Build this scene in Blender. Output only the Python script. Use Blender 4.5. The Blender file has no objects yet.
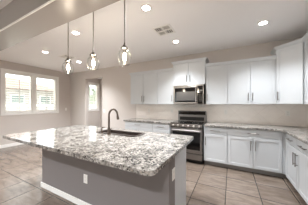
import bpy, bmesh, math, random
from mathutils import Vector, Matrix
random.seed(4)
PI = math.pi
S = bpy.context.scene
C = S.collection

# ------------------------------------------------------------------ camera
cam_d = bpy.data.cameras.new('camera')
cam = bpy.data.objects.new('camera', cam_d); C.objects.link(cam)
cam_d.sensor_fit = 'HORIZONTAL'; cam_d.sensor_width = 36.0
cam_d.lens = 146.9 / 308.0 * 36.0
cam_d.shift_y = 1.83 / 308.0
cam_d.clip_start = 0.05; cam_d.clip_end = 300
cam.location = (0, 0, 1.369)
cam.rotation_euler = (PI/2, 0, math.radians(27.684))
S.camera = cam

# ------------------------------------------------------------------ world, sun, window light, exposure
w = bpy.data.worlds.new('sky'); S.world = w; w.use_nodes = True
wn = w.node_tree.nodes; wl = w.node_tree.links
bg = wn['Background']
sky = wn.new('ShaderNodeTexSky'); sky.sky_type = 'HOSEK_WILKIE'; sky.turbidity = 3.0; sky.ground_albedo = 0.5
sky.sun_direction = Vector((0.10, 0.08, 0.99)).normalized()
mixw = wn.new('ShaderNodeMixRGB'); mixw.inputs[0].default_value = 0.8
mixw.inputs[2].default_value = (0.95, 0.98, 1.0, 1)
wl.new(sky.outputs[0], mixw.inputs[1]); wl.new(mixw.outputs[0], bg.inputs[0])
bg.inputs[1].default_value = 0.4

sun_d = bpy.data.lights.new('sun', 'SUN'); sun_d.energy = 2.1; sun_d.angle = 0.01; sun_d.color = (1, .99, .97)
sun = bpy.data.objects.new('sun', sun_d); C.objects.link(sun)
sun.rotation_euler = Vector((-0.10, -0.08, -0.99)).to_track_quat('-Z', 'Y').to_euler()

def portal(name, loc, direction, sx, sy):
    """marks a window opening so that the sky's light through it is sampled well; gives off nothing itself"""
    d = bpy.data.lights.new(name, 'AREA'); d.shape = 'RECTANGLE'; d.size = sx; d.size_y = sy
    d.cycles.is_portal = True
    o = bpy.data.objects.new(name, d); C.objects.link(o); o.location = loc
    o.rotation_euler = Vector(direction).to_track_quat('-Z', 'Y').to_euler()
    return o
portal('portal_added_doors', (.15, -4.66, 1.18), (0, 1, 0), 2.2, 2.4)
portal('portal_added_rear_window', (-5.05, -4.66, 1.18), (0, 1, 0), 2.2, 2.4)
portal('portal_left_window', (-6.49, 2.7, 1.75), (1, 0, 0), 1.35, 1.6)
portal('portal_nook_window', (-6.49, 5.28, 1.75), (1, 0, 0), 1.35, .6)

vs = S.view_settings
vs.view_transform = 'Standard'; vs.look = 'None'; vs.exposure = 3.22; vs.gamma = 1.0; vs.use_curve_mapping = False
try:
    S.cycles.max_bounces = 10; S.cycles.diffuse_bounces = 6; S.cycles.transparent_max_bounces = 16
    S.cycles.use_denoising = True
    S.cycles.caustics_reflective = False; S.cycles.caustics_refractive = False
    S.cycles.sample_clamp_indirect = 6.0
except Exception:
    pass

# ------------------------------------------------------------------ materials
def srgb(r, g, b):
    def f(c):
        c /= 255.0
        return c/12.92 if c <= .04045 else ((c+.055)/1.055)**2.4
    return (f(r), f(g), f(b), 1)

def mat(name, col, rough=.5, metal=0.0, spec=.5, bump=0.0, bscale=60.0, var=0.0, coat=0.0):
    m = bpy.data.materials.new(name); m.use_nodes = True
    nt = m.node_tree; b = nt.nodes['Principled BSDF']
    b.inputs['Roughness'].default_value = rough; b.inputs['Metallic'].default_value = metal
    b.inputs['Specular IOR Level'].default_value = spec
    b.inputs['Coat Weight'].default_value = coat
    tc = nt.nodes.new('ShaderNodeTexCoord')
    nz = nt.nodes.new('ShaderNodeTexNoise'); nz.inputs['Scale'].default_value = bscale
    nz.inputs['Detail'].default_value = 3
    nt.links.new(tc.outputs['Object'], nz.inputs['Vector'])
    mx = nt.nodes.new('ShaderNodeMixRGB'); mx.blend_type = 'MULTIPLY'
    mx.inputs[0].default_value = var if var else .03
    mx.inputs[1].default_value = col
    nt.links.new(nz.outputs['Fac'], mx.inputs[2])
    nt.links.new(mx.outputs[0], b.inputs['Base Color'])
    if bump:
        bp = nt.nodes.new('ShaderNodeBump'); bp.inputs['Strength'].default_value = bump
        bp.inputs['Distance'].default_value = .002
        nt.links.new(nz.outputs['Fac'], bp.inputs['Height']); nt.links.new(bp.outputs[0], b.inputs['Normal'])
    return m

M = {}
M['wall'] = mat('greige wall paint', srgb(204, 196, 190), .75, bump=.15, bscale=220)
M['pony'] = mat('grey island wall paint', srgb(130, 124, 123), .7, bump=.15, bscale=220)
M['ceil'] = mat('ceiling paint', srgb(250, 249, 249), .8, bump=.2, bscale=150)
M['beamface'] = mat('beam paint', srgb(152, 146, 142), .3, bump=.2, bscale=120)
M['trim'] = mat('white trim paint', srgb(244, 242, 238), .4)
M['cab'] = mat('white cabinet lacquer', srgb(200, 203, 206), .3, bscale=8)
M['kick'] = mat('toe kick', srgb(150, 146, 143), .6)
M['nickel'] = mat('brushed dark nickel', srgb(135, 130, 126), .35, metal=1.0, bscale=300, bump=.1)
M['steel'] = mat('stainless steel', srgb(150, 146, 143), .3, metal=1.0, bscale=400, bump=.06)
M['darksteel'] = mat('dark steel', srgb(90, 87, 85), .35, metal=1.0)
M['rod'] = mat('satin nickel', srgb(176, 171, 166), .42, metal=.6)
M['bronze'] = mat('oil rubbed bronze', srgb(108, 97, 89), .3, metal=.8)
M['sink'] = mat('dark composite sink', srgb(62, 52, 48), .35, bscale=200, var=.3)
M['blackglass'] = mat('black glass', srgb(14, 13, 13), .06, spec=.6)
M['ovenglass'] = mat('oven window glass', srgb(20, 18, 18), .08, spec=.35)
M['microglass'] = mat('microwave window mesh', srgb(84, 82, 80), .2, spec=.5)
M['black'] = mat('black enamel', srgb(22, 21, 21), .35)
M['burner'] = mat('burner ring', srgb(40, 39, 39), .3)
M['plastic'] = mat('white plastic', srgb(240, 237, 232), .35)
M['socket'] = mat('socket grey', srgb(228, 225, 220), .5)
M['slot'] = mat('dark slot', srgb(60, 56, 54), .7)
M['ventdark'] = mat('vent duct', srgb(118, 112, 106), .8)
M['stucco'] = mat('neighbour stucco', srgb(158, 156, 152), .9, bump=.4, bscale=40)
M['rooftile'] = mat('clay roof', srgb(112, 92, 82), .9, bump=.5, bscale=20, var=.3)
M['fence'] = mat('pale fence', srgb(215, 210, 200), .8)
M['ground'] = mat('gravel', srgb(222, 215, 204), .95, bump=.5, bscale=30, var=.2)
M['leaf'] = mat('tree leaves', srgb(84, 98, 70), .8, bump=.6, bscale=12, var=.5)
M['bark'] = mat('tree bark', srgb(120, 100, 84), .9, bump=.6, bscale=30, var=.4)
M['hill'] = mat('hillside', srgb(120, 128, 112), .95, bscale=2, var=.3)
M['extglass'] = mat('house window', srgb(120, 132, 130), .3)

def emis(name, col, strength):
    m = bpy.data.materials.new(name); m.use_nodes = True
    nt = m.node_tree; nt.nodes.clear()
    e = nt.nodes.new('ShaderNodeEmission'); e.inputs[0].default_value = col; e.inputs[1].default_value = strength
    o = nt.nodes.new('ShaderNodeOutputMaterial'); nt.links.new(e.outputs[0], o.inputs[0])
    return m
M['lamp'] = emis('downlight lens glow', (1, .93, .84, 1), 9)
M['filament'] = emis('bulb glow', (1, .84, .64, 1), 5)

def thin_glass(name, tint, amount):
    m = bpy.data.materials.new(name); m.use_nodes = True
    nt = m.node_tree; nt.nodes.clear()
    t = nt.nodes.new('ShaderNodeBsdfTransparent'); t.inputs[0].default_value = tint
    g = nt.nodes.new('ShaderNodeBsdfGlossy'); g.inputs['Roughness'].default_value = .03
    lw = nt.nodes.new('ShaderNodeLayerWeight'); lw.inputs[0].default_value = amount
    mx = nt.nodes.new('ShaderNodeMixShader'); o = nt.nodes.new('ShaderNodeOutputMaterial')
    nt.links.new(lw.outputs['Facing'], mx.inputs[0]); nt.links.new(t.outputs[0], mx.inputs[1])
    nt.links.new(g.outputs[0], mx.inputs[2]); nt.links.new(mx.outputs[0], o.inputs[0])
    return m
M['glass'] = thin_glass('window pane glass', (.97, .99, .98, 1), .08)
M['shade'] = thin_glass('clear pendant glass', (.975, .975, .97, 1), .10)

def granite():
    m = bpy.data.materials.new('speckled granite'); m.use_nodes = True
    nt = m.node_tree; b = nt.nodes['Principled BSDF']; N = nt.nodes.new; L = nt.links.new
    tc = N('ShaderNodeTexCoord')
    def noise(s, det=4, rough=.6, off=0):
        mp = N('ShaderNodeMapping'); mp.inputs['Location'].default_value = (off, off*1.7, off*.3)
        L(tc.outputs['Object'], mp.inputs[0])
        n = N('ShaderNodeTexNoise'); n.inputs['Scale'].default_value = s; n.inputs['Detail'].default_value = det
        n.inputs['Roughness'].default_value = rough; L(mp.outputs[0], n.inputs['Vector']); return n
    def ramp(src, p0, c0, p1, c1):
        r = N('ShaderNodeValToRGB'); e = r.color_ramp.elements
        e[0].position = p0; e[0].color = c0; e[1].position = p1; e[1].color = c1
        L(src, r.inputs[0]); return r
    def mix(fac, a, c):
        x = N('ShaderNodeMixRGB'); L(fac, x.inputs[0])
        if isinstance(a, tuple): x.inputs[1].default_value = a
        else: L(a, x.inputs[1])
        if isinstance(c, tuple): x.inputs[2].default_value = c
        else: L(c, x.inputs[2])
        return x.outputs[0]
    W = (1, 1, 1, 1); K = (0, 0, 0, 1)
    base = ramp(noise(16, 5, .65).outputs['Fac'], .36, srgb(108, 105, 101), .58, srgb(186, 182, 176)).outputs[0]
    rust = ramp(noise(24, 4, .6, 5).outputs['Fac'], .60, K, .72, W)
    c = mix(rust.outputs[0], base, srgb(176, 160, 144))
    cloud = ramp(noise(5, 4, .6, 40).outputs['Fac'], .40, (.25, .25, .25, 1), .62, W)
    grey = ramp(noise(34, 4, .65, 9).outputs['Fac'], .49, K, .58, W)
    m2 = N('ShaderNodeMath'); m2.operation = 'MULTIPLY'
    L(grey.outputs[0], m2.inputs[0]); L(cloud.outputs[0], m2.inputs[1])
    c = mix(m2.outputs[0], c, srgb(108, 104, 102))
    dark = ramp(noise(44, 3, .6, 14).outputs['Fac'], .50, K, .55, W)
    clus = ramp(noise(8, 4, .7, 21).outputs['Fac'], .43, K, .56, W)
    mm = N('ShaderNodeMath'); mm.operation = 'MULTIPLY'
    L(dark.outputs[0], mm.inputs[0]); L(clus.outputs[0], mm.inputs[1])
    c = mix(mm.outputs[0], c, srgb(32, 30, 29))
    fleck = ramp(noise(70, 2, .5, 30).outputs['Fac'], .60, K, .64, W)
    c = mix(fleck.outputs[0], c, srgb(56, 53, 51))
    L(c, b.inputs['Base Color'])
    b.inputs['Roughness'].default_value = .07; b.inputs['Specular IOR Level'].default_value = .6
    return m
M['granite'] = granite()

def tile(name, size, mortar, c1, c2, cm, rough, rot=0.0, shift=(0, 0), mode='floor', vein=.5, bump=.3):
    m = bpy.data.materials.new(name); m.use_nodes = True
    nt = m.node_tree; b = nt.nodes['Principled BSDF']; N = nt.nodes.new; L = nt.links.new
    tc = N('ShaderNodeTexCoord'); sp = N('ShaderNodeSeparateXYZ'); cb = N('ShaderNodeCombineXYZ')
    L(tc.outputs['Object'], sp.inputs[0])
    if mode == 'floor':
        L(sp.outputs[0], cb.inputs[0]); L(sp.outputs[1], cb.inputs[1])
    else:
        su = N('ShaderNodeMath'); su.operation = 'SUBTRACT'
        L(sp.outputs[0], su.inputs[0]); L(sp.outputs[1], su.inputs[1])
        L(su.outputs[0], cb.inputs[0]); L(sp.outputs[2], cb.inputs[1])
    mp = N('ShaderNodeMapping'); mp.inputs['Location'].default_value = (shift[0], shift[1], 0)
    mp.inputs['Rotation'].default_value = (0, 0, rot)
    L(cb.outputs[0], mp.inputs[0])
    br = N('ShaderNodeTexBrick'); br.offset = 0; br.squash = 1
    br.inputs['Scale'].default_value = 1; br.inputs['Brick Width'].default_value = size
    br.inputs['Row Height'].default_value = size; br.inputs['Mortar Size'].default_value = mortar
    br.inputs['Mortar Smooth'].default_value = .2; br.inputs['Bias'].default_value = 0
    br.inputs['Color1'].default_value = c1; br.inputs['Color2'].default_value = c2; br.inputs['Mortar'].default_value = cm
    L(mp.outputs[0], br.inputs['Vector'])
    mp2 = N('ShaderNodeMapping'); mp2.inputs['Scale'].default_value = (2.2, 7, 5)
    mp2.inputs['Rotation'].default_value = (0, 0, .15)
    L(tc.outputs['Object'], mp2.inputs[0])
    nz = N('ShaderNodeTexNoise'); nz.inputs['Scale'].default_value = 1.6; nz.inputs['Detail'].default_value = 8
    nz.inputs['Roughness'].default_value = .65; nz.inputs['Distortion'].default_value = .6
    L(mp2.outputs[0], nz.inputs['Vector'])
    r = N('ShaderNodeValToRGB'); r.color_ramp.elements[0].position = .3; r.color_ramp.elements[1].position = .7
    r.color_ramp.elements[0].color = (.5, .47, .44, 1); r.color_ramp.elements[1].color = (1, 1, 1, 1)
    L(nz.outputs['Fac'], r.inputs[0])
    mx = N('ShaderNodeMixRGB'); mx.blend_type = 'MULTIPLY'; mx.inputs[0].default_value = vein
    L(br.outputs['Color'], mx.inputs[1]); L(r.outputs[0], mx.inputs[2]); L(mx.outputs[0], b.inputs['Base Color'])
    bp = N('ShaderNodeBump'); bp.inputs['Strength'].default_value = bump; bp.inputs['Distance'].default_value = .002
    bp.invert = True
    L(br.outputs['Fac'], bp.inputs['Height']); L(bp.outputs[0], b.inputs['Normal'])
    b.inputs['Roughness'].default_value = rough
    return m
FT = .457
M['floor'] = tile('travertine look floor tile', FT, .006, srgb(134, 121, 111), srgb(118, 105, 95), srgb(50, 43, 39), .2,
                  shift=(.53 + 4*FT, -1.245 + 8*FT), vein=.95)
M['splash'] = tile('cream backsplash tile', .33, .003, srgb(250, 243, 237), srgb(247, 240, 234), srgb(240, 231, 224), .2,
                   rot=PI/4, mode='wall', vein=.12, bump=.1)

# ------------------------------------------------------------------ mesh helpers
class MB:
    def __init__(s): s.bm = bmesh.new()
    def box(s, x0, x1, y0, y1, z0, z1, bev=0.0, seg=2):
        r = bmesh.ops.create_cube(s.bm, size=1)
        vs_ = r['verts']
        for v in vs_:
            v.co = Vector(((x0+x1)/2 + v.co.x*(x1-x0), (y0+y1)/2 + v.co.y*(y1-y0), (z0+z1)/2 + v.co.z*(z1-z0)))
        if bev:
            es = list({e for v in vs_ for e in v.link_edges})
            bmesh.ops.bevel(s.bm, geom=es, offset=bev, segments=seg, affect='EDGES', profile=.5)
        return s
    def lathe(s, prof, c=(0, 0, 0), n=24, axis='Z', cap=True):
        rings = []
        for r, h in prof:
            ring = []
            for k in range(n):
                a = 2*PI*k/n; p = (r*math.cos(a), r*math.sin(a), h)
                if axis == 'Y': p = (p[0], p[2], p[1])
                if axis == 'X': p = (p[2], p[0], p[1])
                ring.append(s.bm.verts.new(Vector(c)+Vector(p)))
            rings.append(ring)
        for a, b in zip(rings, rings[1:]):
            for k in range(n):
                s.bm.faces.new((a[k], a[(k+1) % n], b[(k+1) % n], b[k]))
        if cap:
            s.bm.faces.new(rings[0]); s.bm.faces.new(rings[-1])
        return s
    def tube(s, pts, r, n=12):
        pts = [Vector(p) for p in pts]; rings = []
        rr = r if isinstance(r, (list, tuple)) else [r]*len(pts)
        up = Vector((.13, .97, .21)).normalized()
        for i, p in enumerate(pts):
            d = (pts[min(i+1, len(pts)-1)] - pts[max(i-1, 0)]).normalized()
            a = d.cross(up).normalized(); b = d.cross(a)
            rings.append([s.bm.verts.new(p + (a*math.cos(2*PI*k/n) + b*math.sin(2*PI*k/n))*rr[i]) for k in range(n)])
        for a, b in zip(rings, rings[1:]):
            for k in range(n): s.bm.faces.new((a[k], a[(k+1) % n], b[(k+1) % n], b[k]))
        s.bm.faces.new(rings[0]); s.bm.faces.new(rings[-1])
        return s
    def prism(s, outline, z0, z1, holes=()):
        """vertical prism over an outline (x, y), with optional holes"""
        loops = []
        for lp in (outline, *holes):
            v = [s.bm.verts.new((x, y, z1)) for x, y in lp]
            loops.append([s.bm.edges.new((v[i], v[(i+1) % len(v)])) for i in range(len(v))])
        es = [e for l in loops for e in l]
        if holes:
            r = bmesh.ops.triangle_fill(s.bm, use_beauty=True, use_dissolve=False, edges=es)
            fs = [g for g in r['geom'] if isinstance(g, bmesh.types.BMFace)]
        else:
            fs = [s.bm.faces.new([e.verts[0] for e in loops[0]])]
        r = bmesh.ops.extrude_face_region(s.bm, geom=fs)
        for v in [g for g in r['geom'] if isinstance(g, bmesh.types.BMVert)]: v.co.z = z0
        return s
    def loft(s, a, b):
        va = [s.bm.verts.new(p) for p in a]; vb = [s.bm.verts.new(p) for p in b]; n = len(a)
        for k in range(n): s.bm.faces.new((va[k], va[(k+1) % n], vb[(k+1) % n], vb[k]))
        s.bm.faces.new(va); s.bm.faces.new(vb); return s
    def build(s, name, m, parent=None, smooth=False, bev=0.0):
        bmesh.ops.recalc_face_normals(s.bm, faces=s.bm.faces[:])
        me = bpy.data.meshes.new(name)
        s.bm.to_mesh(me); s.bm.free()
        me.materials.append(M[m] if isinstance(m, str) else m)
        if smooth:
            for p in me.polygons: p.use_smooth = True
            me.set_sharp_from_angle(angle=math.radians(40))
        o = bpy.data.objects.new(name, me); C.objects.link(o)
        if parent: o.parent = parent
        if bev:
            md = o.modifiers.new('bevel', 'BEVEL'); md.width = bev; md.segments = 2
            md.limit_method = 'ANGLE'; md.angle_limit = math.radians(50)
        return o

def tag(o, label, cat, group=None, kind=None):
    if label: o['label'] = label
    if cat: o['category'] = cat
    if group: o['group'] = group
    if kind: o['kind'] = kind
    return o
def thing(name, label, cat, loc=(0, 0, 0), rz=0, group=None):
    o = bpy.data.objects.new(name, None); C.objects.link(o)
    o.empty_display_size = .1
    o.location = loc; o.rotation_euler = (0, 0, rz)
    return tag(o, label, cat, group)
def struct(mb, name, m, parent=None, **k):
    o = mb.build(name, m, parent, **k)
    if not parent: o['kind'] = 'structure'
    return o
def copy_tree(o, parent=None):
    c = o.copy(); C.objects.link(c)
    if parent: c.parent = parent
    for ch in list(o.children): copy_tree(ch, c)
    return c

# ------------------------------------------------------------------ the room
XL, XR, YB, YN, YR, H = -6.33, 1.45, 4.058, 5.74, -4.5, 2.743   # left wall, right wall, back wall, nook end, rear wall, ceiling
T = .14
struct(MB().box(XL-T, XR+T, YR-T, YN+T, -.12, 0), 'floor', 'floor')
struct(MB().box(XL-T, XR+T, YR-T, YN+T, H, H+.2), 'ceiling', 'ceil')

# left wall with two window openings
W1 = (1.905, 3.47); W2 = (5.03, 5.58); WZ = (1.10, 2.41)
wlm = MB()
x0, x1 = XL-T, XL
wlm.box(x0, x1, YR-T, W1[0], 0, H).box(x0, x1, W1[1], W2[0], 0, H).box(x0, x1, W2[1], YN+T, 0, H)
for a, b in (W1, W2): wlm.box(x0, x1, a, b, 0, WZ[0]).box(x0, x1, a, b, WZ[1], H)
struct(wlm, 'wall_left', 'wall')
struct(MB().box(XR, XR+T, YR-T, YN+T, 0, H), 'wall_right', 'wall')
# back wall with the passage opening
OX0, OX1, OZ = -5.34, -4.37, 2.42
struct(MB().box(XL, OX0, YB, YB+T, 0, H).box(OX1, XR, YB, YB+T, 0, H).box(OX0, OX1, YB, YB+T, OZ, H), 'wall_back', 'wall')
struct(MB().box(XL, XR, YN, YN+T, 0, H), 'wall_nook', 'wall')
struct(MB().box(-3.9, -3.8, YB+T, YN, 0, H), 'wall_nook_right', 'wall')
# rear wall; unseen glazed openings added, placed and sized for the daylight they give
PZ = 2.35
RO = [(-6.1, -4.0), (-.9, 1.2)]
struct(MB().box(XL, RO[0][0], YR-T, YR, 0, H).box(RO[0][1], RO[1][0], YR-T, YR, 0, H).box(RO[1][1], XR, YR-T, YR, 0, H)
       .box(RO[0][0], RO[0][1], YR-T, YR, PZ, H).box(RO[1][0], RO[1][1], YR-T, YR, PZ, H), 'wall_rear', 'wall')
for di, (PX0, PX1) in enumerate(RO):
    pd = MB()
    for i in range(3):
        px = PX0 + i*(PX1-PX0)/2
        pd.box(px-.04 if i else px, px+.04 if i < 2 else px+.0, YR-.1, YR-.04, 0, PZ) if i == 1 else pd.box(*( (px, px+.06) if i == 0 else (px-.06, px)), YR-.1, YR-.04, 0, PZ)
    pd.box(PX0, PX1, YR-.1, YR-.04, PZ-.07, PZ).box(PX0, PX1, YR-.1, YR-.04, 0, .08)
    pdo = struct(pd, 'door_%d' % (di+1), 'trim')
    MB().box(PX0+.06, PX1-.06, YR-.075, YR-.069, .08, PZ-.07).build('door_glass', 'glass', pdo)

# dropped beam
BY0, BY1, BZ = .853, 1.176, 2.438
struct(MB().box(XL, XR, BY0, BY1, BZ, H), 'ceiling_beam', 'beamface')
struct(MB().box(XL, XR, BY0-.008, BY0+.004, BZ-.012, BZ+.008, .002), 'trim_1', 'trim')

# baseboards
def board(name, *a): struct(MB().box(*a, .003), name, 'trim')
board('baseboard_left', XL, XL+.015, YR, YN, 0, .10)
board('baseboard_back', XL+.015, OX0, YB-.015, YB, 0, .10)
board('baseboard_back_middle', OX1, -2.80, YB-.015, YB, 0, .10)
board('baseboard_nook', XL+.015, -3.9, YN-.015, YN, 0, .10)

# windows: casing, sill, glass, shutters with open louvres
def window(name, y0, y1, panels):
    z0, z1 = WZ; cw = .085
    b = MB()
    b.box(XL, XL+.022, y0-cw, y0, z0-cw, z1+cw, .004).box(XL, XL+.022, y1, y1+cw, z0-cw, z1+cw, .004)
    b.box(XL, XL+.022, y0, y1, z1, z1+cw, .004).box(XL, XL+.022, y0, y1, z0-cw, z0, .004)
    o = struct(b, name, 'trim')
    s = MB()
    s.box(XL-.12, XL-.08, y0, y1, z0, z0+.04).box(XL-.12, XL-.08, y0, y1, z1-.04, z1)
    s.box(XL-.12, XL-.08, y0, y0+.04, z0, z1).box(XL-.12, XL-.08, y1-.04, y1, z0, z1)
    if len(panels) > 1:
        s.box(XL-.12, XL-.08, panels[0][1]-.02, panels[1][0]+.02, z0+.04, z1-.04)
        MB().box(XL-.06, XL+.012, panels[0][1], panels[1][0], z0, z1).build('mullion', 'trim', o)
    s.build('window_frame', 'trim', o)
    MB().box(XL-.103, XL-.097, y0+.04, y1-.04, z0+.04, z1-.04).build('pane', 'glass', o)
    for a, c in panels:
        p = MB(); st = .038
        p.box(XL-.035, XL-.007, a+.002, a+st, z0+.003, z1-.003, .003).box(XL-.035, XL-.007, c-st, c-.002, z0+.003, z1-.003, .003)
        p.box(XL-.035, XL-.007, a+st, c-st, z0+.003, z0+.06, .003).box(XL-.035, XL-.007, a+st, c-st, z1-.06, z1-.003, .003)
        n = 15; lz0 = z0+.06; lz1 = z1-.06
        for k in range(n):
            zc = lz0 + (k+.5)*(lz1-lz0)/n
            t = math.radians(-12); hw = .040
            dx, dz = hw*math.cos(t), hw*math.sin(t); th = .004
            xc = XL-.021
            q = [(xc-dx, zc-dz-.002), (xc, zc-th), (xc+dx, zc+dz-.002), (xc+dx, zc+dz+.002), (xc, zc+th), (xc-dx, zc-dz+.002)]
            p.loft([(x, a+st, z) for x, z in q], [(x, c-st, z) for x, z in q])
        sh = p.build('shutter', 'trim', o)
        MB().box(XL+.018, XL+.028, (a+c)/2-.008, (a+c)/2+.008, z0+.10, z1-.10, .002).build('tilt_rod', 'trim', sh)
window('window_1', W1[0], W1[1], [(W1[0], 2.635), (2.74, W1[1])])
window('window_2', W2[0], W2[1], [(W2[0], W2[1])])

# backsplash tile on back and right walls
struct(MB().box(-2.79, XR, YB-.010, YB, .915, 1.372).box(XR-.010, XR, 1.80, YB-.010, .915, 1.372), 'trim_2', 'splash')

# ------------------------------------------------------------------ cabinets (local frame: x along the run, wall at y = 0, front towards -y)
DF = .024       # door thickness
def shaker(x0, x1, z0, z1, yf, rail=.055):
    """shaker front whose outer face is at y = yf"""
    b = MB()
    b.box(x0, x0+rail, yf, yf+DF, z0, z1, .0015, 1).box(x1-rail, x1, yf, yf+DF, z0, z1, .0015, 1)
    b.box(x0+rail, x1-rail, yf, yf+DF, z0, z0+rail, .0015, 1).box(x0+rail, x1-rail, yf, yf+DF, z1-rail, z1, .0015, 1)
    b.box(x0+rail, x1-rail, yf+.006, yf+DF, z0+rail, z1-rail)
    return b
def slab(x0, x1, z0, z1, yf):
    return MB().box(x0, x1, yf, yf+DF, z0, z1, .003)
def pull(parent, x, z, yf, L=.17, vert=True):
    b = MB(); h = L/2; q = L*.38
    if vert:
        b.tube([(x, yf-.032, z-h), (x, yf-.032, z+h)], .0065, 10)
        for s_ in (-q, q): b.tube([(x, yf, z+s_), (x, yf-.032, z+s_)], .0055, 8)
    else:
        b.tube([(x-h, yf-.032, z), (x+h, yf-.032, z)], .0065, 10)
        for s_ in (-q, q): b.tube([(x+s_, yf, z), (x+s_, yf-.032, z)], .0055, 8)
    b.build('pull', 'nickel', parent, smooth=True)

G = .006
def base_cabinet(label, loc, rz, W, fronts, group='white base cabinets', depth=.61):
    t = thing('base_cabinet', label, 'cabinet', loc, rz, group)
    yb = -(depth-DF)
    MB().box(0, W, yb, -.002, .10, .877).build('body', 'cab', t)
    MB().box(0, W, yb+.075, -.002, 0, .10).build('toe_kick', 'kick', t)
    for kind, x0, x1, hx in fronts:
        if kind == 'drawer':
            d = slab(x0+G, x1-G, .722, .868, -depth).build('drawer', 'cab', t)
            pull(d, (x0+x1)/2, .797, -depth, .19, False)
        else:
            d = shaker(x0+G, x1-G, .112, .712, -depth).build('door', 'cab', t)
            pull(d, hx, .56, -depth, .19)
    return t
def crown(W, depth, z, l=True, r=True, e=.042, h=.055):
    """flared crown along the front and free ends"""
    b = MB()
    xa, xb = (-e if l else 0), (W+e if r else W)
    lo = [(0, 0), (W, 0), (W, -depth), (0, -depth)]
    b.loft([(0, -.002, z), (W, -.002, z), (W, -depth-.004, z), (0, -depth-.004, z)],
           [(xa, -.002, z+h), (xb, -.002, z+h), (xb, -depth-e, z+h), (xa, -depth-e, z+h)])
    b.box(xa, xb, -depth-e, -.002, z+h, z+h+.008)
    return b
def wall_cabinet(label, loc, rz, W, doors, z0=1.372, z1=2.286, depth=.335, l=True, r=True, group='white wall cabinets', cl=.055):
    t = thing('wall_cabinet', label, 'cabinet', loc, rz, group)
    MB().box(0, W, -(depth-DF), -.002, z0, z1).build('body', 'cab', t)
    crown(W, depth, z1-.01, l, r, h=cl).build('crown_molding', 'cab', t)
    for x0, x1, hx in doors:
        d = shaker(x0+G, x1-G, z0+.002, z1-.014, -depth).build('door', 'cab', t)
        pull(d, hx, z0+.158, -depth, .165)
    return t

# wall cabinets, left to right
wall_cabinet('white two-door wall cabinet at the left end, beside bare wall', (-2.785, YB, 0), 0, .935, [(0, .4675, .4275), (.4675, .935, .5075)], r=False)
wall_cabinet('narrow single-door white wall cabinet just left of the microwave', (-1.85, YB, 0), 0, .485, [(0, .485, .445)], l=False, r=False)
wall_cabinet('short raised two-door white cabinet directly above the microwave', (-1.365, YB, 0), 0, .82, [(0, .41, .37), (.41, .82, .45)],
             z0=1.858, z1=2.43, depth=.375)
wall_cabinet('single-door white wall cabinet just right of the microwave', (-.545, YB, 0), 0, .475, [(0, .475, .04)], l=False, r=False)
wall_cabinet('two-door white wall cabinet between single-door one and corner cabinet', (-.07, YB, 0), 0, .868, [(0, .434, .394), (.434, .868, .474)], l=False, r=False)
# diagonal corner wall cabinet
P1 = Vector((.80, YB-.33)); P2 = Vector((1.12, YB-.62))
t = thing('corner_wall_cabinet', 'tall diagonal white corner wall cabinet with crown, right end of back wall', 'cabinet', (P1.x, P1.y, 0),
          math.atan2(P2.y-P1.y, P2.x-P1.x), None)
rot = Matrix.Rotation(-math.atan2(P2.y-P1.y, P2.x-P1.x), 2)
def loc2(x, y): v = rot @ (Vector((x, y)) - P1); return (v.x, v.y)
Ld = (P2-P1).length
cz0, cz1 = 1.372, 2.452
foot = [loc2(*p) for p in ((P1.x, YB-.002), (XR-.002, YB-.002), (XR-.002, P2.y), (P2.x, P2.y), (P1.x, P1.y))]
MB().prism(foot, cz0, cz1).build('body', 'cab', t)
e = .042
lowo = [(P1.x, YB-.002), (XR-.002, YB-.002), (XR-.002, P2.y), (P2.x, P2.y), (P1.x, P1.y)]
dn = Vector((-(P1-P2).y, (P1-P2).x)).normalized()
if dn.dot(Vector((-1, -1))) < 0: dn = -dn
upo = [(P1.x-e, YB-.002), (XR-.002, YB-.002), (XR-.002, P2.y-e), (P2.x-e*.4+.0, P2.y-e-.01), (P1.x-e, P1.y-e*.4-.01)]
cm = MB().loft([(*loc2(*p), cz1-.01) for p in lowo], [(*loc2(*p), cz1+.045) for p in upo])
cm.prism([loc2(*p) for p in upo], cz1+.045, cz1+.053)
cm.build('crown_molding', 'cab', t)
d = shaker(.012, Ld-.012, cz0+.002, cz1-.014, -DF-.001).build('door', 'cab', t)
pull(d, .052, cz0+.158, -DF-.001, .165)
# right wall cabinet
wall_cabinet('white wall cabinet on the right wall, at the right picture edge', (XR, P2.y-.002, 0), -PI/2, .93, [(0, .465, .425), (.465, .93, .505)], z1=2.452, l=False, r=True)

# base cabinets
base_cabinet('white base cabinet behind the island faucet, left end of back run', (-2.785, YB, 0), 0, .935,
             [('drawer', 0, .935, 0), ('door', 0, .4675, .4275), ('door', .4675, .935, .5075)])
base_cabinet('narrow white base cabinet just left of the oven', (-1.85, YB, 0), 0, .485, [('drawer', 0, .485, 0), ('door', 0, .485, .445)])
base_cabinet('narrow white base cabinet just right of the oven', (-.545, YB, 0), 0, .475, [('drawer', 0, .475, 0), ('door', 0, .475, .04)])
base_cabinet('wide white base cabinet with one drawer over two doors, beside the corner', (-.07, YB, 0), 0, .90,
             [('drawer', 0, .90, 0), ('door', 0, .45, .41), ('door', .45, .90, .49)])
XF = XR-.60    # right run face
cc = thing('corner_base_cabinet', 'plain white corner filler where the two base runs meet', 'cabinet', (.83, YB, 0))
MB().box(.001, XR-.832, -.595, -.002, .10, .877).box(XF-.83+.02, XR-.832, -.71, -.595, .10, .877).build('body', 'cab', cc)
MB().box(.001, XR-.832, -.515, -.002, 0, .10).box(XF-.83+.095, XR-.832, -.71, -.515, 0, .10).build('toe_kick', 'kick', cc)
base_cabinet('white base cabinet with two drawers and two doors on the right run', (XR, 3.347, 0), -PI/2, .96,
             [('drawer', 0, .48, 0), ('drawer', .48, .96, 0), ('door', 0, .48, .44), ('door', .48, .96, .52)], depth=.60)
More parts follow.
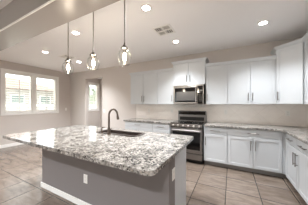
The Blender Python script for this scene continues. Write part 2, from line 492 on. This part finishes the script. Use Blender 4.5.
base_cabinet('white base cabinet at the right picture edge, nearest on right run', (XR, 2.386, 0), -PI/2, .60,
             [('drawer', 0, .60, 0), ('door', 0, .60, .56)], depth=.60)

# countertops on the wall runs
CZ0, CZ1 = .878, .915
tag(MB().box(-2.815, -1.352, YB-.64, YB-.011, CZ0, CZ1).build('countertop', 'granite', bev=.005),
    'speckled granite countertop left of the oven', 'countertop')
tag(MB().prism([(-.540, YB-.011), (-.540, YB-.64), (XF-.03-.05, YB-.64), (XF-.03, YB-.64-.05), (XF-.03, 1.76), (XR-.011, 1.76), (XR-.011, YB-.011)], CZ0, CZ1)
    .build('countertop', 'granite', bev=.005), 'L-shaped speckled granite countertop right of the oven, turning the corner', 'countertop')

# ------------------------------------------------------------------ range
rg = thing('oven_range', 'stainless steel range with black glass cooktop and oven window', 'oven', (-.945, YB-.012, 0))
hw = .378
MB().box(-hw, hw, -.60, -.002, .09, .905).build('body', 'black', rg)
MB().box(-hw+.02, hw-.02, -.56, -.02, 0, .09).build('plinth', 'black', rg)
MB().box(-hw, hw, -.625, -.06, .905, .922, .004).build('cooktop', 'blackglass', rg)
for bx, by, br in ((-.19, -.20, .08), (.19, -.20, .10), (-.19, -.46, .10), (.19, -.46, .08)):
    MB().lathe([(br, 0), (br, .0012), (br-.012, .0012), (br-.012, 0)], (bx, by, .922), 28, cap=False).build('burner_ring', 'burner', rg)
# control panel: sloped front
cp = MB()
pr = [(-.60, .815), (-.648, .815), (-.652, .835), (-.632, .908), (-.60, .922)]
cp.loft([(-hw, y, z) for y, z in pr], [(hw, y, z) for y, z in pr])
cpo = cp.build('control_panel', 'darksteel', rg)
for k in range(6):
    kx = -.31 + k*.124
    kb = MB().lathe([(.024, 0), (.024, -.010), (.019, -.014), (.019, -.034), (.015, -.038)], (kx, -.641, .863), 18, 'Y')
    kb.build('knob', 'rod', rg, smooth=True)
dr = MB()
dr.box(-hw+.002, hw-.002, -.645, -.602, .240, .318, .004).box(-hw+.002, hw-.002, -.645, -.602, .725, .808, .004)
dr.box(-hw+.002, -hw+.05, -.645, -.602, .318, .725, .004).box(hw-.05, hw-.002, -.645, -.602, .318, .725, .004)
dro = dr.build('oven_door', 'steel', rg)
MB().box(-hw+.048, hw-.048, -.640, -.606, .316, .727).build('oven_window', 'ovenglass', dro)
hb = MB().tube([(-.33, -.692, .762), (.33, -.692, .762)], .012, 14)
for s_ in (-.30, .30): hb.tube([(s_, -.645, .762), (s_, -.692, .762)], .010, 10)
hb.build('handle', 'rod', dro, smooth=True)
MB().box(-hw+.002, hw-.002, -.645, -.602, .095, .218, .006).build('storage_drawer', 'steel', rg)
bgd = MB().box(-hw, hw, -.058, -.002, .905, 1.195, .006).build('backguard', 'steel', rg)
MB().box(-hw+.02, hw-.02, -.063, -.058, 1.09, 1.18).build('display_panel', 'blackglass', bgd)
MB().box(-hw+.05, hw-.05, -.062, -.058, .935, 1.03).build('vent_slot', 'black', bgd)

# ------------------------------------------------------------------ microwave
mw = thing('microwave', 'stainless over-the-range microwave with dark window under short cabinet', 'microwave', (-.955, YB-.011, 1.38))
mwx = .378
MB().box(-mwx, mwx, -.375, -.002, 0, .468).build('body', 'darksteel', mw)
MB().box(-mwx, mwx, -.405, -.376, .432, .468, .004).build('vent_grille', 'steel', mw)
fr = MB()
fr.box(-mwx, .235, -.405, -.376, .402, .430, .003).box(-mwx, .235, -.405, -.376, .002, .045, .003)
fr.box(-mwx, -.345, -.405, -.376, .045, .402, .003).box(.228, .235, -.405, -.376, .045, .402)
fo = fr.build('microwave_door', 'steel', mw)
MB().box(-.345, .228, -.402, -.378, .045, .402).build('door_glass', 'blackglass', fo)
MB().box(-.30, .17, -.4035, -.4015, .085, .31).build('window_screen', 'microglass', fo)
mh = MB().tube([(.205, -.445, .05), (.205, -.445, .39)], .011, 12)
for z in (.08, .36): mh.tube([(.205, -.401, z), (.205, -.445, z)], .009, 10)
mh.build('handle', 'rod', fo, smooth=True)
MB().box(.238, mwx, -.404, -.376, .002, .430, .003).build('control_panel', 'blackglass', mw)
MB().box(mwx-.022, mwx, -.406, -.404, .002, .430).build('edge_trim', 'steel', mw)
bt = MB()
for r in range(5):
    for c in range(3): bt.box(.262+c*.034, .286+c*.034, -.4055, -.404, .06+r*.036, .082+r*.036)
bt.build('keypad', 'darksteel', mw)
MB().box(.262, .354, -.4055, -.404, .30, .345).build('display', 'microglass', mw)

# ------------------------------------------------------------------ island
IY0, IY1 = 1.300, 1.90
isl = thing('kitchen_island', 'kitchen island with grey painted wall and white cabinet end under granite top', 'island', (-1.65, IY0, 0))
ox, oy = -1.65, IY0
def ib(x0, x1, y0, y1, z0, z1, bev=0.0): return MB().box(x0-ox, x1-ox, y0-oy, y1-oy, z0, z1, bev)
IX0, IX1 = -2.785, -.521
ib(IX0, IX1, IY0, IY0+.165, 0, .877).build('half_wall', 'pony', isl)
bb = ib(IX0-.014, IX1+.001, IY0-.014, IY0, 0, .08, .004)
bb.box(IX0-.014-ox, IX0-ox, 0, .165, 0, .08, .004)
bb.build('baseboard', 'trim', isl)
ib(IX0, -.541, IY0+.166, IY1-.02, .10, .66).box(IX0-ox, -2.00-ox, .166, IY1-.02-oy, .66, .877).box(-1.15-ox, -.541-ox, .166, IY1-.02-oy, .66, .877).build('body', 'cab', isl)
ib(-.540, IX1, IY0+.166, IY1, .0, .877, .002).build('end_panel', 'cab', isl)
ib(IX0, -.56, IY0+.166, IY1-.09, 0, .10).build('toe_kick', 'kick', isl)
n = 5; step = (-.541-IX0)/n
for k in range(n):
    a = IX0-ox+k*step; 
    dd = MB(); y = IY1-oy
    x0_, x1_, z0_, z1_ = a+.003, a+step-.003, .112, .868; rl = .055
    dd.box(x0_, x0_+rl, y-.02, y, z0_, z1_).box(x1_-rl, x1_, y-.02, y, z0_, z1_).box(x0_+rl, x1_-rl, y-.02, y, z0_, z0_+rl)
    dd.box(x0_+rl, x1_-rl, y-.02, y, z1_-rl, z1_).box(x0_+rl, x1_-rl, y-.02, y-.009, z0_+rl, z1_-rl)
    do = dd.build('door', 'cab', isl)
    hx = a+step-.045 if k % 2 == 0 else a+.045
    MB().tube([(hx, y+.03, .58), (hx, y+.03, .75)], .0065, 8).tube([(hx, y, .6), (hx, y+.03, .6)], .0055, 8).tube([(hx, y, .73), (hx, y+.03, .73)], .0055, 8).build('pull', 'nickel', do)

def rrect(x0, x1, y0, y1, r, n=7):
    out = []
    for cx, cy, a0 in ((x1-r, y1-r, 0), (x0+r, y1-r, 90), (x0+r, y0+r, 180), (x1-r, y0+r, 270)):
        for k in range(n+1):
            a = math.radians(a0 + 90*k/n); out.append((cx+r*math.cos(a), cy+r*math.sin(a)))
    return out
SX0, SX1, SY0, SY1 = -1.94, -1.18, 1.69, 1.93
tag(MB().prism(rrect(-2.98, -.465, .864, 2.125, .06), CZ0, CZ1, [rrect(SX0, SX1, SY0, SY1, .03, 4)]).build('island_countertop', 'granite', bev=.006),
    'large speckled granite countertop on the kitchen island, holding the sink', 'countertop')

# sink
sk = thing('kitchen_sink', 'dark rectangular drop-in sink in the island countertop', 'sink', ((SX0+SX1)/2, (SY0+SY1)/2, CZ1))
cx, cy = (SX0+SX1)/2, (SY0+SY1)/2
a, b = (SX1-SX0)/2, (SY1-SY0)/2
MB().prism(rrect(-a-.022, a+.022, -b-.022, b+.022, .045, 5), .0005, .011, [rrect(-a+.018, a-.018, -b+.018, b-.018, .03, 5)]).build('rim', 'sink', sk, bev=.003)
bs = MB(); i, o_ = .018, .006
A, B = a-i, b-i; A2, B2 = a-o_, b-o_
bs.box(-A2, -A, -B2, B2, -.21, .0005).box(A, A2, -B2, B2, -.21, .0005).box(-A, A, -B2, -B, -.21, .0005).box(-A, A, B, B2, -.21, .0005).box(-A, A, -B, B, -.21, -.20)
bs.build('basin', 'sink', sk)
MB().lathe([(.045, -.20), (.045, -.196), (.03, -.194), (.012, -.197)], (0, 0, 0), 20).build('drain', 'steel', sk, smooth=True)

# faucet
fc = thing('kitchen_faucet', 'tall dark gooseneck pull-down faucet standing in front of the island sink', 'faucet', (-1.60, 1.615, CZ1))
MB().lathe([(.030, 0), (.030, .006), (.024, .012), (.021, .10), (.016, .115)], (0, 0, 0), 20).build('base', 'bronze', fc, smooth=True)
pts = [(0, 0, .11), (0, 0, .20), (0, 0, .29)]
R_ = .062; dirx, diry = .62, .78
for k in range(1, 15):
    a = PI - k*(PI*.93)/14
    q = R_ + R_*math.cos(a)
    pts.append((dirx*q, diry*q, .29 + 1.45*R_*math.sin(a)))
MB().tube(pts, .0145, 14).build('neck', 'bronze', fc, smooth=True)
pe = Vector(pts[-1]); dn_ = Vector((dirx*.12, diry*.12, -1)).normalized()
MB().tube([pe + Vector((0, 0, .004)), pe+dn_*.03, pe+dn_*.07, pe+dn_*.085], [.0135, .016, .0205, .018], 14).build('spray_head', 'bronze', fc, smooth=True)
MB().tube([(0, 0, .07), (.03, -.01, .08), (.085, -.03, .105)], [.010, .008, .0065], 10).build('lever', 'bronze', fc, smooth=True)

sd = thing('soap_dispenser', 'small dark soap pump just left of the island faucet', 'soap dispenser', (-1.76, 1.63, CZ1))
MB().lathe([(.021, 0), (.021, .006), (.013, .012), (.012, .05), (.008, .055), (.008, .085)], (0, 0, 0), 16).build('base', 'bronze', sd, smooth=True)
MB().tube([(0, 0, .08), (0, 0, .095), (.02, .02, .10), (.045, .05, .092)], [.011, .011, .008, .006], 10).build('spout', 'bronze', sd, smooth=True)

# ------------------------------------------------------------------ pendants
def pendant(label, x, y):
    zb = 1.845
    t = thing('pendant_light', label, 'pendant light', (x, y, zb), 0, 'pendant lights over the island')
    MB().lathe([(.062, H-zb-.022), (.062, H-zb-.004), (.055, H-zb-.0005)], (0, 0, 0), 24).build('canopy', 'nickel', t, smooth=True)
    MB().tube([(0, 0, .245), (0, 0, H-zb-.02)], .0085, 12).build('rod', 'rod', t, smooth=True)
    MB().lathe([(.010, .275), (.012, .25), (.022, .245), (.024, .225), (.046, .212), (.048, .200), (.030, .192), (.022, .17), (.018, .15)],
               (0, 0, 0), 24).build('cap', 'nickel', t, smooth=True)
    pr = [(.040, .185), (.052, .178), (.074, .155), (.083, .125), (.084, .095), (.078, .06), (.066, .022), (.056, .004), (.050, 0)]
    g = MB().lathe(pr + [(r-.003, h+.001) for r, h in reversed(pr)], (0, 0, 0), 28, cap=False).build('glass_shade', 'shade', t, smooth=True)
    MB().lathe([(.010, .15), (.013, .135), (.021, .11), (.023, .09), (.017, .065), (.006, .052), (.001, .050)], (0, 0, 0), 16).build('bulb', 'filament', t, smooth=True)
    ld = bpy.data.lights.new('pendant_glow', 'POINT'); ld.energy = .8; ld.color = (1, .85, .68); ld.shadow_soft_size = .03
    lo = bpy.data.objects.new('pendant_glow', ld); C.objects.link(lo); lo.parent = t; lo.location = (0, 0, .02)
    return t
pendant('clear glass pendant over the left end of the island', -2.27, 1.42)
pendant('clear glass pendant in the middle of the three', -1.70, 1.42)
pendant('clear glass pendant over the right half of the island', -1.15, 1.42)

# ------------------------------------------------------------------ recessed lights
def downlight(label, x, y, power=36):
    t = thing('recessed_light', label, 'ceiling light', (x, y, H), 0, 'recessed ceiling lights')
    MB().lathe([(.082, 0), (.082, -.005), (.072, -.008), (.054, -.006), (.054, 0)], (0, 0, 0), 28, cap=False).build('trim_ring', 'trim', t, smooth=True)
    MB().lathe([(.054, -.001), (.054, -.004), (.02, -.0045)], (0, 0, 0), 24).build('lens', 'lamp', t)
    ld = bpy.data.lights.new('downlight_beam', 'SPOT'); ld.energy = power; ld.color = (.93, .965, 1)
    ld.spot_size = math.radians(110 if y > 2.9 and x > -2 else 125); ld.spot_blend = 1.0; ld.shadow_soft_size = .06
    lo = bpy.data.objects.new('downlight_beam', ld); C.objects.link(lo); lo.parent = t; lo.location = (0, 0, -.02)
for lb, x, y, pw in (('recessed ceiling light between the left and middle pendant rods', -2.64, 1.80, 34),
                     ('recessed ceiling light nearest the top middle of the picture', -1.07, 1.80, 36),
                     ('recessed ceiling light above the raised cabinet and microwave', -1.07, 3.07, 33),
                     ('recessed ceiling light above the right-hand wall cabinets', .48, 3.05, 26),
                     ('recessed ceiling light farthest left, above the window side', -4.32, 2.09, 46),
                     ('small far recessed ceiling light beside the left pendant glass', -4.35, 3.075, 42),
                     ('added unseen ceiling light in the nook beyond the passage', -5.0, 4.9, 34),  # out of view, added to brighten the nook walls
                     ('added unseen ceiling light in the family room behind, left', -4.2, -1.2, 90),  # family room lamps are unseen, added to brighten island wall and ceiling
                     ('added unseen ceiling light in the family room behind, middle', -2.0, -1.2, 90),
                     ('added unseen ceiling light in the family room behind, right', .2, -1.2, 90)):
    downlight(lb, x, y, pw)

# ceiling vents
def vent(label, x, y, s=.33):
    t = thing('ceiling_vent', label, 'vent', (x, y, H), 0, 'ceiling vents')
    h = s/2
    f = MB(); w_ = .03
    f.box(-h, h, -h, -h+w_, -.010, 0).box(-h, h, h-w_, h, -.010, 0).box(-h, -h+w_, -h+w_, h-w_, -.010, 0).box(h-w_, h, -h+w_, h-w_, -.010, 0)
    f.box(-.012, .012, -h+w_, h-w_, -.010, 0).box(-h+w_, -.012, -.012, .012, -.010, 0).box(.012, h-w_, -.012, .012, -.010, 0)
    f.build('frame', 'trim', t)
    MB().box(-h+w_, h-w_, -h+w_, h-w_, -.002, -.0005).build('backing', 'ventdark', t)
    q = h-w_
    lv = MB()
    for sx in (-1, 1):
        for sy in (-1, 1):
            for k in range(3):
                a = .028 + k*(q-.02)/3
                if sx*sy > 0: lv.box(min(sx*a, sx*(a+.007)), max(sx*a, sx*(a+.007)), min(sy*.014, sy*q), max(sy*.014, sy*q), -.009, -.002)
                else: lv.box(min(sx*.014, sx*q), max(sx*.014, sx*q), min(sy*a, sy*(a+.007)), max(sy*a, sy*(a+.007)), -.009, -.002)
    lv.build('louvers', 'trim', t)
vent('square ceiling vent right of the rightmost pendant rod', -1.10, 2.50)
vent('far ceiling vent seen just above the left pendant glass', -4.20, 2.60)

# ------------------------------------------------------------------ outlets and switches
def outlet(label, loc, rz, switch=False, s=1.0, name=None):
    t = thing('light_switch' if switch else 'power_outlet', label, 'switch' if switch else 'outlet', loc, rz, None)
    MB().box(-.036*s, .036*s, -.006, -.0003, -.058*s, .058*s, .002).build('cover_plate', 'plastic', t)
    if switch:
        MB().box(-.016, .016, -.009, -.006, -.033, .033, .001).build('rocker', 'plastic', t)
    else:
        for z in (-.022, .022):
            MB().lathe([(.016, -.006), (.016, -.0075)], (0, 0, z), 16, 'Y').build('socket', 'socket', t)
outlet('white outlet low on the grey island half wall', (-1.702, IY0, .386), 0)
outlet('white outlet on the right end of the island', (IX1, IY0+.115, .66), PI/2)
outlet('white outlet on the backsplash, farthest left', (-2.304, YB-.010, 1.18), 0)
outlet('white outlet on the backsplash just left of the oven', (-1.53, YB-.010, 1.18), 0)
outlet('white outlet on the backsplash just right of the oven', (-.116, YB-.010, 1.18), 0)
outlet('white outlet on the backsplash under the corner wall cabinet', (1.055, YB-.010, 1.18), 0)
outlet('white light switch on the wall right of the passage opening', (-4.255, YB, 1.125), 0, True)
outlet('white light switch on the dark wall right of the shuttered window', (XL, 3.86, 1.16), PI/2, True)

# slim light bar under the right wall cabinets
ub = thing('under_cabinet_light', 'slim white light bar under the corner wall cabinet', 'light bar', (1.27, 3.30, 1.3715))
MB().box(-.02, .02, -.30, .30, -.018, -.0005, .004).build('housing', 'plastic', ub)

# ------------------------------------------------------------------ outside the left windows
struct(MB().box(-60, XL-T-.001, -40, 60, -.35, -.15), 'ground', 'ground')
fn = thing('garden_fence', 'pale fence with upright slots outside the left windows', 'fence', (-11.5, 5, -.15))
fb = MB().box(-.06, .06, -6.5, 7.5, 0, .95).box(-.06, .06, -6.5, 7.5, 1.40, 1.52)
y = -6.5
while y < 7.5:
    fb.box(-.05, .05, y, y+.22, .95, 1.40); y += .52
fb.build('panel', 'fence', fn)
nh = thing('neighbour_house', 'pale stucco house with low tiled roof seen through the left windows', 'house', (-21, 5, -.15))
MB().box(-4, 4, -6, 5, 0, 2.9).build('wall', 'stucco', nh)
MB().loft([(-4.5, -6.5, 2.9), (4.5, -6.5, 2.9), (4.5, 5.5, 2.9), (-4.5, 5.5, 2.9)], [(-.5, -3, 4.3), (.5, -3, 4.3), (.5, 2, 4.3), (-.5, 2, 4.3)]).build('roof', 'rooftile', nh)
for yy in (-4.6, -2.2, 1.0, 3.2):
    f = MB().box(4.0, 4.05, yy-.5, yy+.5, 1.5, 2.4).build('window', 'trim', nh)
    MB().box(4.05, 4.07, yy-.43, yy+.43, 1.57, 2.33).build('pane', 'extglass', f)
def tree(label, x, y, h, r):
    t = thing('tree', label, 'tree', (x, y, -.15))
    MB().tube([(0, 0, 0), (.05, 0, h*.4), (0, .05, h*.75)], [.14, .10, .05], 10).build('trunk', 'bark', t, smooth=True)
    b = MB()
    for k in range(260):
        v = Vector((random.gauss(0, 1), random.gauss(0, 1), random.gauss(0, 1))).normalized()*r*random.random()**.4
        c = v + Vector((0, 0, h*.75)); s_ = r*.13*random.uniform(.6, 1.4)
        a = Vector((random.gauss(0, 1), random.gauss(0, 1), random.gauss(0, 1))).normalized(); bb_ = a.orthogonal().normalized(); cc_ = a.cross(bb_)
        vv = [b.bm.verts.new(c + q) for q in (bb_*s_, cc_*s_*.6, -bb_*s_, -cc_*s_*.6)]
        top = b.bm.verts.new(c + a*s_*.3)
        for i_ in range(4): b.bm.faces.new((vv[i_], vv[(i_+1) % 4], top))
    b.build('crown', 'leaf', t)
tree('pale green tree outside the left window, behind the fence', -14.5, 9.5, 4.2, 1.7)
tree('pale green tree outside the passage window', -13.0, 12.5, 3.6, 1.4)
hl = MB()
ring = []
for k in range(25):
    yy = -40 + k*5
    ring.append((yy, 3.2 + 2.4*math.sin(k*.7) + 1.2*math.sin(k*1.9) + 1.0))
hl.loft([(-55, y_, -.2) for y_, z_ in ring] + [(-55, y_, z_+2) for y_, z_ in reversed(ring)],
        [(-75, y_, -.2) for y_, z_ in ring] + [(-75, y_, z_+5) for y_, z_ in reversed(ring)])
struct(hl, 'hills', 'hill')
